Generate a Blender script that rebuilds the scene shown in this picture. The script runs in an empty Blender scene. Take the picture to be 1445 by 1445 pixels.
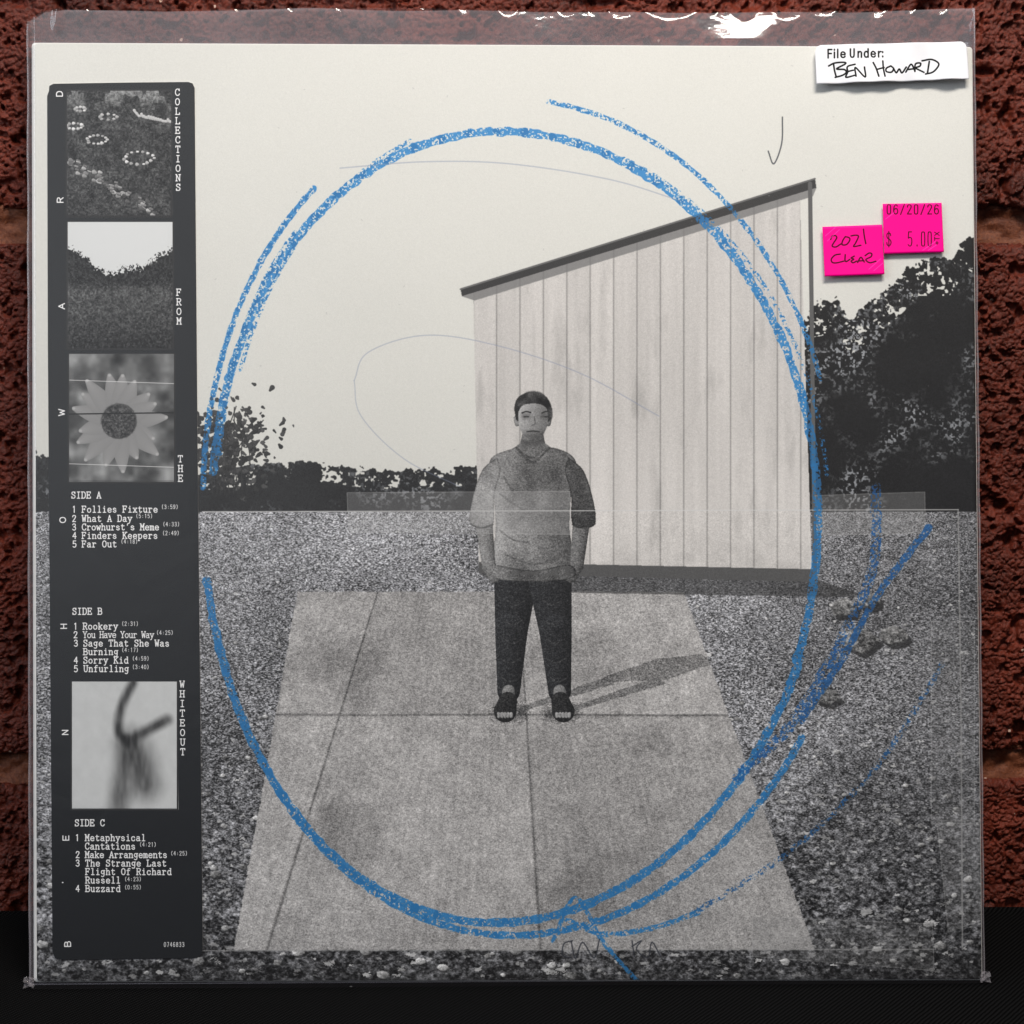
import bpy, math, random
import numpy as np

# ------------------------------------------------------------------ camera, world, lamps, exposure
scene = bpy.context.scene
COL = scene.collection
cam = bpy.data.cameras.new("camera")
camera = bpy.data.objects.new("camera", cam)
COL.objects.link(camera)
camera.location = (-0.00699, -0.59625, 0.26996)
camera.rotation_euler = (1.3888678, 0.0, -0.0139742)
cam.sensor_width = 36.0
cam.lens = 36.0 * 2692.0 / 1445.0
cam.clip_start, cam.clip_end = 0.02, 20.0
scene.camera = camera

world = bpy.data.worlds.new("World")
scene.world = world
world.use_nodes = True
wn, wl = world.node_tree.nodes, world.node_tree.links
bg = wn["Background"]
tc = wn.new("ShaderNodeTexCoord")
# a dim room: darker floor and right-hand side, brighter wall and ceiling to the left
sep = wn.new("ShaderNodeSeparateXYZ"); wl.new(tc.outputs["Generated"], sep.inputs[0])
wnoise = wn.new("ShaderNodeTexNoise"); wnoise.inputs["Scale"].default_value = 5.0; wnoise.inputs["Detail"].default_value = 2.0
wl.new(tc.outputs["Generated"], wnoise.inputs["Vector"])


def wmath(op, a, b_, c=None):
    m = wn.new("ShaderNodeMath"); m.operation = op
    for i, v in enumerate((a, b_, c)):
        if v is None: continue
        if isinstance(v, (int, float)): m.inputs[i].default_value = v
        else: wl.new(v, m.inputs[i])
    return m.outputs[0]


hgt = wmath('MULTIPLY_ADD', wnoise.outputs["Fac"], .22, sep.outputs["Z"])
up_ = wn.new("ShaderNodeMapRange"); up_.interpolation_type = 'SMOOTHSTEP'
up_.inputs["From Min"].default_value = .14; up_.inputs["From Max"].default_value = .34; wl.new(hgt, up_.inputs["Value"])
side = wmath('MULTIPLY_ADD', wnoise.outputs["Fac"], .25, sep.outputs["X"])
lf_ = wn.new("ShaderNodeMapRange"); lf_.interpolation_type = 'SMOOTHSTEP'
lf_.inputs["From Min"].default_value = .10; lf_.inputs["From Max"].default_value = -.08
lf_.inputs["To Min"].default_value = .18; wl.new(side, lf_.inputs["Value"])
wramp = wn.new("ShaderNodeValToRGB")
wramp.color_ramp.elements[0].position = 0.0; wramp.color_ramp.elements[0].color = (0.04, 0.055, 0.08, 1)
wramp.color_ramp.elements[1].position = 1.0; wramp.color_ramp.elements[1].color = (0.92, 0.96, 1.0, 1)
wl.new(wmath('MULTIPLY', up_.outputs[0], lf_.outputs[0]), wramp.inputs["Fac"])
wl.new(wramp.outputs["Color"], bg.inputs["Color"])
bg.inputs["Strength"].default_value = 0.7


def area_lamp(name, loc, target, size, watts, color):
    l = bpy.data.lights.new(name, 'AREA')
    l.shape = 'RECTANGLE'; l.size, l.size_y = size
    l.energy = watts; l.color = color
    o = bpy.data.objects.new(name, l); COL.objects.link(o)
    d = [target[i] - loc[i] for i in range(3)]
    from mathutils import Vector
    o.rotation_euler = Vector(d).to_track_quat('-Z', 'Y').to_euler()
    o.location = loc
    return o


area_lamp("overhead_lamp", (0.11, -0.36, 0.80), (0.0, 0.02, 0.19), (0.32, 0.12), 5.5, (1.0, 0.955, 0.89))
area_lamp("warm_ceiling_lamp", (0.16, -0.52, 1.05), (0.1, 0.0, 0.25), (0.30, 0.10), 2.0, (1.0, 0.86, 0.58))
area_lamp("window_light", (-1.1, -0.9, 0.75), (0.0, 0.0, 0.15), (0.7, 0.7), 6.5, (0.84, 0.92, 1.0))

scene.view_settings.view_transform = 'Standard'
scene.view_settings.look = 'None'
scene.view_settings.exposure = -0.06
scene.view_settings.gamma = 1.0
scene.cycles.transparent_max_bounces = 24

# ------------------------------------------------------------------ frames of reference
LEAN = math.radians(11.5)
SIDE = 0.315
WALL_Y = SIDE * math.sin(LEAN) + 0.006 * math.cos(LEAN) + 0.001
random.seed(7)
rng = np.random.default_rng(7)


def homog(src, dst):
    A = []
    for (x, y), (u, v) in zip(src, dst):
        A.append([x, y, 1, 0, 0, 0, -u * x, -u * y, -u]); A.append([0, 0, 0, x, y, 1, -v * x, -v * y, -v])
    return np.linalg.svd(np.array(A, float))[2][-1].reshape(3, 3)


def hmap(H, x, y):
    w = H[2, 0] * x + H[2, 1] * y + H[2, 2]
    return (H[0, 0] * x + H[0, 1] * y + H[0, 2]) / w, (H[1, 0] * x + H[1, 1] * y + H[1, 2]) / w


# drawing units of the prints: the card face measured as a 1345-unit quadrilateral (x right, y down)
CARD_Q = [(44, 62), (1373, 68), (1387, 1386), (47, 1389)]
# the cardboard is very slightly out of square: its four corners in metres on the leaning plane
CARD_M = [(-.15886, .31487), (.15769, .31370), (.15871, .00010), (-.15755, .00127)]
H_CARD = homog(CARD_Q, CARD_M)


def on_card(x, y):
    return hmap(H_CARD, x, y)


# ------------------------------------------------------------------ numpy painting
def up(g, h, w):
    ys = np.linspace(0, g.shape[0] - 1.001, h); xs = np.linspace(0, g.shape[1] - 1.001, w)
    y0 = ys.astype(int); x0 = xs.astype(int)
    fy = (ys - y0).astype(np.float32); fx = (xs - x0).astype(np.float32)
    fy = (fy * fy * (3 - 2 * fy))[:, None]; fx = (fx * fx * (3 - 2 * fx))[None, :]
    a = g[y0][:, x0]; b = g[y0][:, x0 + 1]; c = g[y0 + 1][:, x0]; d = g[y0 + 1][:, x0 + 1]
    return (a * (1 - fx) + b * fx) * (1 - fy) + (c * (1 - fx) + d * fx) * fy


def noise(h, w, cells, octaves=1, gain=0.5, aspect=1.0):
    out = np.zeros((h, w), np.float32); amp = 1.0; tot = 0
    for o in range(octaves):
        n = cells * (2 ** o)
        gy = max(2, int(n * h / w * aspect) + 2)
        out += amp * up(rng.random((gy, int(n) + 2)).astype(np.float32), h, w); tot += amp
        amp *= gain
    return out / tot


def blur(a, n=1):
    for _ in range(n):
        p = np.pad(a, ((1, 1), (1, 1)), mode='edge')
        a = (p[:-2, 1:-1] + p[2:, 1:-1] + p[1:-1, :-2] + p[1:-1, 2:] + 2 * p[1:-1, 1:-1]) / 6
    return a


def spline(pts, n=12):
    P = np.array(pts, float)
    if len(P) < 3:
        return P
    Q = np.vstack([2 * P[0] - P[1], P, 2 * P[-1] - P[-2]])
    out = []
    for i in range(1, len(Q) - 2):
        p0, p1, p2, p3 = Q[i - 1], Q[i], Q[i + 1], Q[i + 2]
        for t in np.linspace(0, 1, n, endpoint=False):
            out.append(0.5 * ((2 * p1) + (-p0 + p2) * t + (2 * p0 - 5 * p1 + 4 * p2 - p3) * t * t + (-p0 + 3 * p1 - 3 * p2 + p3) * t ** 3))
    out.append(P[-1])
    return np.array(out)


class Canvas:
    """a print, painted in card units; row 0 is the top"""
    def __init__(self, w, h, quad):
        self.w, self.h = w, h
        self.H = homog(quad, [(0, 0), (w, 0), (w, h), (0, h)])
        Hi = np.linalg.inv(self.H)
        jj, ii = np.meshgrid(np.arange(w) + .5, np.arange(h) + .5)
        X, Y = hmap(Hi, jj, ii)
        self.X, self.Y = X.astype(np.float32), Y.astype(np.float32)
        self.a = np.zeros((h, w, 3), np.float32)
        self.sc = w / (max(q[0] for q in quad) - min(q[0] for q in quad))

    def win(self, x0, y0, x1, y1):
        cx = [x0, x1, x0, x1]; cy = [y0, y0, y1, y1]
        u, v = hmap(self.H, np.array(cx, float), np.array(cy, float))
        a = max(0, int(u.min()) - 3); b = min(self.w, int(u.max()) + 4)
        c = max(0, int(v.min()) - 3); d = min(self.h, int(v.max()) + 4)
        return (slice(c, max(c, d)), slice(a, max(a, b)))

    def blend(self, s, m, col):
        m = np.clip(m, 0, 1)[..., None]
        self.a[s] = self.a[s] * (1 - m) + np.asarray(col, np.float32) * m

    def poly(self, pts):
        P = np.array(pts, float)
        s = self.win(P[:, 0].min() - 3, P[:, 1].min() - 3, P[:, 0].max() + 3, P[:, 1].max() + 3)
        X, Y = self.X[s], self.Y[s]
        ins = np.zeros(X.shape, bool)
        for i in range(len(P)):
            (x1, y1), (x2, y2) = P[i], P[i - 1]
            if y1 == y2: continue
            ins ^= ((y1 > Y) != (y2 > Y)) & (X < (x2 - x1) * (Y - y1) / (y2 - y1) + x1)
        return s, blur(ins.astype(np.float32), 1)

    def fill(self, pts, col, alpha=1.0):
        s, m = self.poly(pts); self.blend(s, m * alpha, col)

    def dist(self, pts, r):
        P = np.array(pts, float)
        s = self.win(P[:, 0].min() - r, P[:, 1].min() - r, P[:, 0].max() + r, P[:, 1].max() + r)
        X, Y = self.X[s], self.Y[s]
        D = np.full(X.shape, 1e9, np.float32)
        for i in range(len(P) - 1):
            ax, ay = P[i]; bx, by = P[i + 1]
            vx, vy = bx - ax, by - ay; L = vx * vx + vy * vy + 1e-9
            t = np.clip(((X - ax) * vx + (Y - ay) * vy) / L, 0, 1)
            D = np.minimum(D, np.hypot(X - ax - t * vx, Y - ay - t * vy))
        return s, D

    def line(self, pts, width, col, alpha=1.0):
        s, D = self.dist(pts, width + 2)
        e = 0.6 / self.sc
        self.blend(s, np.clip((width / 2 + e - D) / (2 * e), 0, 1) * alpha, col)

    def long(self, pts, width, fn):
        """long stroke in chunks; fn(window, distance, t) -> blends"""
        P = np.array(pts, float); k = 10
        for i in range(0, len(P) - 1, k):
            s, D = self.dist(P[i:i + k + 1], width * 1.6 + 3)
            fn(s, D, i / len(P))

    def limb(self, p, q, r0, r1, col, light=(-0.5, -0.6), depth=0.5):
        (ax, ay), (bx, by) = p, q; R = max(r0, r1) + 3
        s = self.win(min(ax, bx) - R, min(ay, by) - R, max(ax, bx) + R, max(ay, by) + R)
        X, Y = self.X[s], self.Y[s]
        vx, vy = bx - ax, by - ay; L = vx * vx + vy * vy + 1e-9
        t = np.clip(((X - ax) * vx + (Y - ay) * vy) / L, 0, 1)
        dx, dy = X - ax - t * vx, Y - ay - t * vy
        r = r0 + (r1 - r0) * t
        d = np.hypot(dx, dy) / r
        sh = 1 + depth * (dx * light[0] + dy * light[1]) / r - 0.25 * d ** 3
        m = np.clip((1 - d) * r * self.sc + .5, 0, 1)[..., None]
        self.a[s] = self.a[s] * (1 - m) + (np.array(col, np.float32) * sh[..., None]) * m

    def image(self, name):
        im = bpy.data.images.new(name, self.w, self.h)
        px = np.ones((self.h, self.w, 4), np.float32)
        px[..., :3] = np.clip(self.a[::-1], 0, 1)
        im.pixels.foreach_set(px.ravel()); im.update(); im.pack()
        return im


# ------------------------------------------------------------------ stroke lettering (6 x 9 grid)
SERIF = {
 'A': "0.7,0 3,9 5.3,0;1.6,3 4.4,3;0,0 1.7,0;4.3,0 6,0", 'B': "1,0 1,9;~1,9 3.8,9 5,7.8 5,6 3.8,4.8 1,4.7;~1,4.7 4.2,4.6 5.5,3.4 5.4,1.2 4.2,0 1,0;0,9 1,9;0,0 1,0",
 'C': "~5.2,6.8 4.6,8.4 3.1,9 1.4,8 .6,5.5 .6,3.5 1.4,1 3.1,0 4.7,.5 5.6,2.2;5.3,6.5 5.3,9", 'D': "1,0 1,9;~1,9 3.4,9 5,7.5 5.5,4.5 5,1.5 3.4,0 1,0;0,9 1,9;0,0 1,0",
 'E': "1,0 1,9;0,9 5.3,9 5.3,7.2;0,0 5.5,0 5.5,1.9;1,4.6 3.9,4.6;3.9,3.7 3.9,5.5", 'F': "1,0 1,9;0,9 5.3,9 5.3,7.2;0,0 2.4,0;1,4.6 3.9,4.6;3.9,3.7 3.9,5.5",
 'H': "1,0 1,9;5,0 5,9;1,4.6 5,4.6;0,0 2,0;4,0 6,0;0,9 2,9;4,9 6,9", 'I': "3,0 3,9;1.3,0 4.7,0;1.3,9 4.7,9", 'K': "1,0 1,9;5.2,9 1.2,4;2.4,5.2 5.4,0;0,0 2,0;4.4,0 6,0;0,9 2,9;4,9 6,9",
 'L': "1.4,0 1.4,9;.3,9 2.6,9;.3,0 5.5,0 5.5,2.2", 'M': "1,0 1,9 3,3.6 5,9 5,0;0,0 1.8,0;4.2,0 6,0;0,9 1,9;5,9 6,9", 'N': "1,0 1,9 5,0 5,9;0,0 2,0;0,9 1,9;4,9 6,9",
 'O': "~3,9 1.2,7.8 .5,4.5 1.2,1.2 3,0 4.8,1.2 5.5,4.5 4.8,7.8 3,9", 'R': "1,0 1,9;~1,9 3.8,9 5.2,7.8 5.1,5.8 3.8,4.6 1,4.5;3.2,4.5 5.2,0;0,9 1,9;0,0 2.1,0;5,0 6,0",
 'S': "~5,6.9 4.4,8.5 3,9 1.4,8.5 .9,6.8 2,5.3 4.2,4.2 5.3,2.6 4.6,.6 3,0 1.3,.5 .8,2.3;5.1,6.7 5.1,9;.8,0 .8,2.3", 'T': "3,0 3,9;.4,7.2 .4,9 5.6,9 5.6,7.2;1.8,0 4.2,0",
 'U': "~1,9 1,3 1.6,.6 3,0 4.4,.6 5,3 5,9;0,9 2,9;4,9 6,9", 'W': ".6,9 1.6,0 3,6.4 4.4,0 5.4,9;0,9 1.5,9;4.5,9 6,9", 'Y': ".7,9 3,4.2 5.3,9;3,4.2 3,0;0,9 1.6,9;4.4,9 6,9;1.9,0 4.1,0",
 'a': "~1,5.2 2.4,6 4,5.7 4.4,4.6 4.4,1 4.8,.1 5.6,0;~4.4,3.6 2.2,3.4 .8,2.4 .8,.9 2,0 3.4,.3 4.4,1.4", 'b': "1.2,0 1.2,9;.3,9 1.2,9;~1.2,4.4 2.6,6 4.4,5.6 5.3,3 4.4,.4 2.6,0 1.2,1.4",
 'c': "~5,4.3 4.4,5.6 3,6 1.4,5.2 .8,3 1.4,.8 3,0 4.4,.3 5.2,1.4", 'd': "4.8,0 4.8,9;3.8,9 4.8,9;4.8,0 5.7,0;~4.8,4.4 3.4,6 1.6,5.6 .7,3 1.6,.4 3.4,0 4.8,1.4",
 'e': "~.9,3.2 5.1,3.2 4.8,5 3,6 1.4,5.2 .8,3 1.4,.8 3,0 4.5,.3 5.2,1.3", 'f': "2.4,0 2.4,6.8;~2.4,6.5 2.8,8.5 4,9 5.2,8.5;1,6 4.6,6;1.2,0 3.8,0",
 'g': "~4.6,5 3,6 1.4,5.4 .9,3.6 1.6,1.8 3,1.3 4.4,2 4.6,3.8;~4.6,6 4.6,0 4,-2.2 2.4,-2.8 1,-2.1;4.6,6 5.6,6", 'h': "1.2,0 1.2,9;.3,9 1.2,9;~1.2,4.4 2.8,6 4.4,5.5 4.8,4;4.8,4 4.8,0;.4,0 2,0;4,0 5.7,0",
 'i': "3.1,0 3.1,6;1.6,6 3.1,6;1.3,0 4.9,0;3,8 3,8.7", 'k': "1.2,0 1.2,9;.3,9 1.2,9;4.8,6 1.3,2.6;2.4,3.6 5,0;.4,0 2,0;4.2,0 5.7,0;4,6 5.5,6", 'l': "3.1,0 3.1,9;1.6,9 3.1,9;1.3,0 4.9,0",
 'm': ".9,0 .9,6;.1,6 .9,6;~.9,5 2,6 3,5.2;3,5.2 3,0;~3,5 4.2,6 5.1,5.2;5.1,5.2 5.1,0;.3,0 1.5,0;4.5,0 5.9,0", 'n': "1.2,0 1.2,6;.3,6 1.2,6;~1.2,4.4 2.8,6 4.4,5.5 4.8,4;4.8,4 4.8,0;.4,0 2,0;4,0 5.7,0",
 'o': "~3,6 1.4,5.2 .7,3 1.4,.8 3,0 4.6,.8 5.3,3 4.6,5.2 3,6", 'p': "1.2,-3 1.2,6;.3,6 1.2,6;~1.2,4.4 2.6,6 4.4,5.6 5.3,3 4.4,.4 2.6,0 1.2,1.4;.3,-3 2.2,-3",
 'r': "1.8,0 1.8,6;.7,6 1.8,6;~1.8,3.8 3,5.7 4.4,6 5.2,5;.7,0 3.4,0", 's': "~4.7,4.7 3,6 1.3,5.2 1.4,3.8 3,3.1 4.7,2.3 4.7,.8 3,0 1.1,1.2", 't': "~2.3,8 2.3,1.6 3,.2 4.2,.1 5.2,1;.9,6 4.8,6",
 'u': "~1.2,6 1.2,1.8 2,.2 3.4,.1 4.8,1.6;4.8,6 4.8,0;.3,6 1.2,6;3.9,6 4.8,6;4.8,0 5.7,0", 'v': ".8,6 3,0 5.2,6;0,6 1.8,6;4.2,6 6,6", 'w': ".6,6 1.7,0 3,4.6 4.3,0 5.4,6;0,6 1.5,6;4.5,6 6,6",
 'x': "1,6 5,0;5,6 1,0;.3,6 1.9,6;4.1,6 5.7,6;.3,0 1.9,0;4.1,0 5.7,0", 'y': ".9,6 3.1,.4;~5.2,6 3,0 2.2,-2.4 .8,-2.8;0,6 1.9,6;4.2,6 6,6", 'z': "1,4.6 1,6 5,6 1,0 5.1,0 5.1,1.6",
 "'": "3,9 2.6,6.8", ':': "3,1 3,1.8;3,4.8 3,5.6", '(': "~4.4,9.6 3,7.4 2.6,4.5 3,1.6 4.4,-.6", ')': "~1.6,9.6 3,7.4 3.4,4.5 3,1.6 1.6,-.6", '.': "3,0 3,.6",
}
DIG = {
 '0': "~3,9 1.3,7.8 .8,4.5 1.3,1.2 3,0 4.7,1.2 5.2,4.5 4.7,7.8 3,9", '1': "1.8,7.6 3.2,9 3.2,0", '2': "~1,6.8 1.6,8.6 3,9 4.6,8.4 4.9,6.6 3.6,4 1,0;1,0 5.1,0",
 '3': "~1,7.6 2.2,9 4.2,8.7 4.7,7 4,5.2 2.6,4.7;~2.6,4.7 4.4,4.3 5.1,2.6 4.4,.6 2.6,0 .9,1.2", '4': "4,0 4,9 .7,3 5.4,3", '5': "4.8,9 1.5,9 1.2,5;~1.2,5 3,5.5 4.7,4.8 5.1,2.8 4.4,.6 2.6,0 1,.9",
 '6': "~4.8,7.8 3.4,9 1.8,8 .9,4.5 1.3,1.2 3,0 4.7,.9 5.1,2.8 4.4,4.8 3,5.2 1.5,4.4 .9,3", '7': "1,9 5,9 2.4,0", '8': "~3,9 1.4,8.2 1.4,5.6 3,4.8 4.8,3.6 4.8,1 3,0 1.2,1 1.2,3.6 3,4.8 4.6,5.6 4.6,8.2 3,9",
 '9': "~1.2,1.2 2.6,0 4.2,1 5.1,4.5 4.7,7.8 3,9 1.3,8.1 .9,6.2 1.6,4.2 3,3.8 4.5,4.6 5.1,6",
}
SERIF.update(DIG)
SANS = dict(DIG)
SANS.update({'0': "~3,9 1.6,8.6 1.2,6.5 1.2,2.5 1.6,.4 3,0 4.4,.4 4.8,2.5 4.8,6.5 4.4,8.6 3,9", 'F': "1,0 1,9 5,9;1,4.7 4.4,4.7", 'i': "3,0 3,6;3,8.2 3,9", 'l': "3,0 3,9", 'e': SERIF['e'], 'U': "~1,9 1,2.6 1.7,.5 3,0 4.3,.5 5,2.6 5,9",
 'n': "1.2,0 1.2,6;~1.2,4.4 2.8,6 4.4,5.5 4.8,4;4.8,4 4.8,0", 'd': "4.8,0 4.8,9;~4.8,4.4 3.4,6 1.6,5.6 .7,3 1.6,.4 3.4,0 4.8,1.4", 'r': "1.8,0 1.8,6;~1.8,3.8 3,5.7 4.6,6",
 ':': "3,.2 3,1;3,5 3,5.8", 'B': "1,0 1,9;~1,9 3.8,9 5,7.8 5,6 3.8,4.8 1,4.7;~1,4.7 4.2,4.6 5.5,3.4 5.4,1.2 4.2,0 1,0", 'E': "5.2,9 1,9 1,0 5.2,0;1,4.6 4.6,4.6", 'N': "1,0 1,9 5,0 5,9", 'H': "1,0 1,9;5,0 5,9;1,4.6 5,4.6",
 'O': SERIF['O'], 'W': "0,9 1.5,0 3,7 4.5,0 6,9", 'A': ".4,0 3,9 5.6,0;1.4,3 4.6,3", 'R': "1,0 1,9;~1,9 3.8,9 5.2,7.8 5.1,5.8 3.8,4.6 1,4.5;3.2,4.5 5.4,0", 'D': "1,0 1,9;~1,9 3.4,9 5,7.5 5.5,4.5 5,1.5 3.4,0 1,0",
 '/': "1,-.4 5,9.4", '.': "3,0 3,.7", '$': "~5,6.9 4.4,8.3 3,8.7 1.4,8.2 .9,6.6 2,5.1 4.2,4.2 5.3,2.6 4.6,.9 3,.3 1.3,.8 .8,2.3;3,-.6 3,9.8", '+': "3,2 3,7;.8,4.5 5.2,4.5", 'T': "3,0 3,9;.4,9 5.6,9", 'X': ".6,0 5.4,9;.6,9 5.4,0"})


def glyph(cv, font, ch, x, y, sx, sy, width, col, rot=False):
    if ch == ' ': return
    for st in font[ch].split(';'):
        sm = st.startswith('~')
        P = [tuple(float(c) for c in p.split(',')) for p in st.lstrip('~').split()]
        if sm: P = spline(P, 5)
        if rot: pts = [(x - b * sy, y - a * sx) for a, b in P]
        else: pts = [(x + a * sx, y - b * sy) for a, b in P]
        cv.line(pts, width, col)


def text(cv, font, s, x, y, adv, cap, width, col, gw=None, rot=False, skew=0.0):
    sx = (gw or adv * .86) / 6
    for i, ch in enumerate(s):
        if rot: glyph(cv, font, ch, x, y - i * adv, sx, cap / 9, width, col, True)
        else: glyph(cv, font, ch, x + i * adv, y + skew * i * adv, sx, cap / 9, width, col)


def g3(v, tint=(1, 1, 1)):
    return tuple(v * t for t in tint)


# ------------------------------------------------------------------ the printed picture on the cover: a plain monochrome outdoor scene
def paint_cover():
    cv = Canvas(2048, 2048, CARD_Q)
    X, Y, h, w = cv.X, cv.Y, cv.h, cv.w
    mottle = noise(h, w, 5, 3) - .5
    grain = (rng.random((h, w)).astype(np.float32) - .5)
    grain = blur(grain, 1)
    sky = .865 + .03 * mottle + .03 * grain - .00003 * (Y - 60)
    cv.a[:] = sky[..., None] * np.array([.985, .985, .96], np.float32)
    # far hedge on the left and big trees on the right
    n1 = noise(h, w, 40, 5, .68); n2 = noise(h, w, 260, 2, .6); n3 = noise(h, w, 22, 3, .6); leafn = noise(h, w, 330, 2, .7)

    def foliage(edge, dark, spark, amp=26, x0=0, x1=2000):
        m = (Y > edge + (n1 - .5) * amp * 2 + (n2 - .5) * amp * .7) & (Y < 733) & (X > x0) & (X < x1)
        m = m & ~((Y < edge + amp * 2.2) & (n2 > .60) & (n1 > .47))
        m = blur(m.astype(np.float32), 1)
        tone = dark + spark * np.clip((n3 - .46) * 4, 0, 1) * np.clip((leafn - .5) * 5, 0, 1) + .12 * grain + .05 * (n1 - .5)
        cv.a[:] = cv.a * (1 - m[..., None]) + (tone[..., None] * np.array([.97, .99, 1.02], np.float32)) * m[..., None]
    foliage(np.interp(X, [40, 250, 330, 420, 540, 700, 1100], [640, 672, 664, 652, 668, 660, 668]), .15, .34, 12, 0, 1180)
    # loose bush by the hedge
    for _ in range(520):
        a = random.gauss(0, 1); b = random.gauss(0, 1)
        cx, cy = 318 + 32 * a, 628 + 30 * b
        if cy < 585 and random.random() < .6: continue
        r = random.uniform(1.2, 4.2)
        cv.limb((cx, cy), (cx + random.uniform(-5, 5), cy + random.uniform(-4, 4)), r, r * .5, g3(random.uniform(.15, .32)), depth=.1)
    for i in range(9):
        x = 300 + i * 6
        cv.line(spline([(x, 700), (x + random.uniform(-8, 8), 640), (x + random.uniform(-28, 36), random.uniform(575, 605))]), 1.4, g3(.2))
    foliage(np.interp(X, [1120, 1150, 1180, 1200, 1235, 1270, 1295, 1340, 1362, 1400], [470, 430, 425, 455, 428, 400, 372, 372, 338, 345]), .07, .50, 22, 1128)
    # ground: fine grey gravel, coarser towards the viewer
    gm = blur((Y > 724 + 2 * n1).astype(np.float32), 1)
    g1 = noise(h, w, 620, 2, .7, 1.7); g2 = noise(h, w, 260, 3, .75, 1.4); g4 = noise(h, w, 14, 3); g0 = noise(h, w, 950, 1, .7, 1.6); g3n = noise(h, w, 150, 3, .8, 1.3)
    t = np.clip((Y - 724) / 660, 0, 1)
    wf, wm, wn_ = np.clip(1 - t * 2.2, 0, 1), np.clip(1 - np.abs(t - .4) * 2, 0, 1), np.clip((t - .35) * 1.8, 0, 1)
    gravel = (.56 - .20 * t) + .75 * wf * (g0 - .5) + .85 * (.45 + wm) * (g1 - .5) + .9 * (.25 + wn_) * (g2 - .5) + .9 * wn_ * (g3n - .5) + .30 * (g4 - .5) + .16 * grain
    gravel = gravel * (1 - .22 * np.clip((X - 1050) / 330, 0, 1)) * (1 - .40 * np.clip((Y - 1290) / 90, 0, 1))
    cv.a[:] = cv.a * (1 - gm[..., None]) + gravel[..., None] * np.array([.98, .985, 1.01], np.float32) * gm[..., None]
    for _ in range(3400):
        y = 730 + 650 * random.random() ** .9; x = random.uniform(44, 1388); tt = (y - 724) / 660
        r = random.uniform(.8, 1.8 + 3.2 * tt) * (1.9 if random.random() < .03 else 1)
        s, D = cv.dist([(x - r * .6, y + random.uniform(-.5, .5)), (x + r * .6, y)], r)
        cv.blend(s, np.clip((r * .62 - D) * 1.1 + (g1[s] - .5) * (2 + r * .8) + (g2[s] - .5) * (2 + r * .8), 0, 1) * random.uniform(.25, .85), g3(random.uniform(.55, .9)))
    for _ in range(420):                     # separate stones, larger towards the viewer
        y = 740 + 640 * random.random() ** .8; x = random.uniform(44, 1388); tt = (y - 724) / 660
        r = random.uniform(.35, 1) * (2.2 + 8.5 * tt ** 1.3); k = random.randint(5, 8); a0 = random.random() * 6; b_ = random.uniform(.42, .86)
        pts = [(x + r * random.uniform(.7, 1.2) * math.cos(a0 + j * 6.283 / k), y + r * .66 * random.uniform(.7, 1.2) * math.sin(a0 + j * 6.283 / k)) for j in range(k)]
        cv.fill([(px_ + r * .25, py_ + r * .35) for px_, py_ in pts], g3(.10), .55)
        s, m = cv.poly(pts); tone = b_ - .28 * (Y[s] - y) / r - .14 * (X[s] - x) / r + .5 * (g2[s] - .5) + .4 * (g1[s] - .5)
        m = m * .85; cv.a[s] = cv.a[s] * (1 - m[..., None]) + tone[..., None] * m[..., None]
    # pale concrete pad
    pad = [(420, 838), (965, 838), (1150, 1343), (330, 1343)]
    s, m = cv.poly(pad)
    Xs, Ys = X[s], Y[s]
    wv = noise(h, w, 7, 2)[s]
    vx = (Xs - 700) / (Ys - 300)
    brush = np.sin(vx * 420 + wv * 5) * (.4 + noise(h, w, 60, 2)[s])
    joint = np.exp(-((vx * 1000 - 60) / 2.2) ** 2) + np.exp(-((vx * 1000 + 310) / 2.2) ** 2) + np.exp(-((Ys - 1010 - wv * 3) / 1.6) ** 2)
    mb = blur(m, 14); m = blur(np.clip((mb - .5 + (g3n[s] - .5) * .9) * 6 + .5, 0, 1), 1)
    slab_id = (vx * 1000 > 60).astype(int) + (vx * 1000 > -310).astype(int) + 3 * (Ys > 1010)
    st1 = noise(h, w, 11, 4, .6)[s]; st2 = noise(h, w, 60, 3, .7)[s]
    tone = .66 + np.array([.0, -.03, .025, .03, .0, -.035])[slab_id] - .22 * np.clip(st1 - .55, 0, 1) * 2 + .16 * (st2 - .5) + .016 * brush + .26 * (g1[s] - .5) + .16 * (g2[s] - .5) + .3 * grain[s] + .12 * (wv - .5) - .22 * np.clip(joint, 0, 1)
    cv.a[s] = cv.a[s] * (1 - m[..., None]) + (tone * 1.0)[..., None] * np.array([1, .99, .985], np.float32) * m[..., None]
    # whitewashed board wall of a lean-to shed
    top = [(668, 404), (1128, 262)]
    sh = [top[0], top[1], (1146, 812), (676, 800)]
    s, m = cv.poly(sh)
    Xs, Ys = X[s], Y[s]
    bx = (Xs - 668) / 33.0
    bi = np.floor(bx).astype(int); bt = rng.random(40)[np.clip(bi, 0, 39)]
    gap = np.exp(-(((bx % 1) - .5) * 0 + np.minimum(bx % 1, 1 - bx % 1) * 33 / 1.1) ** 2)
    streak = noise(h, w, 130, 2, .6, .04)[s]
    tone = .785 + .035 * (bt - .5) + .07 * (streak - .5) + .10 * grain[s] - .20 * gap - .30 * np.clip(noise(h, w, 60, 4, .6, .25)[s] - .60, 0, 1) - .10 * np.clip((Ys - 740) / 60, 0, 1) * noise(h, w, 90, 2)[s] + .05 * np.clip((Ys - 600) / 200, 0, 1)
    cv.a[s] = cv.a[s] * (1 - m[..., None]) + (tone[..., None] * np.array([1, .985, .97], np.float32)) * m[..., None]
    cv.fill([(650, 410), (1150, 254), (1152, 268), (652, 421)], g3(.20))
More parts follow.
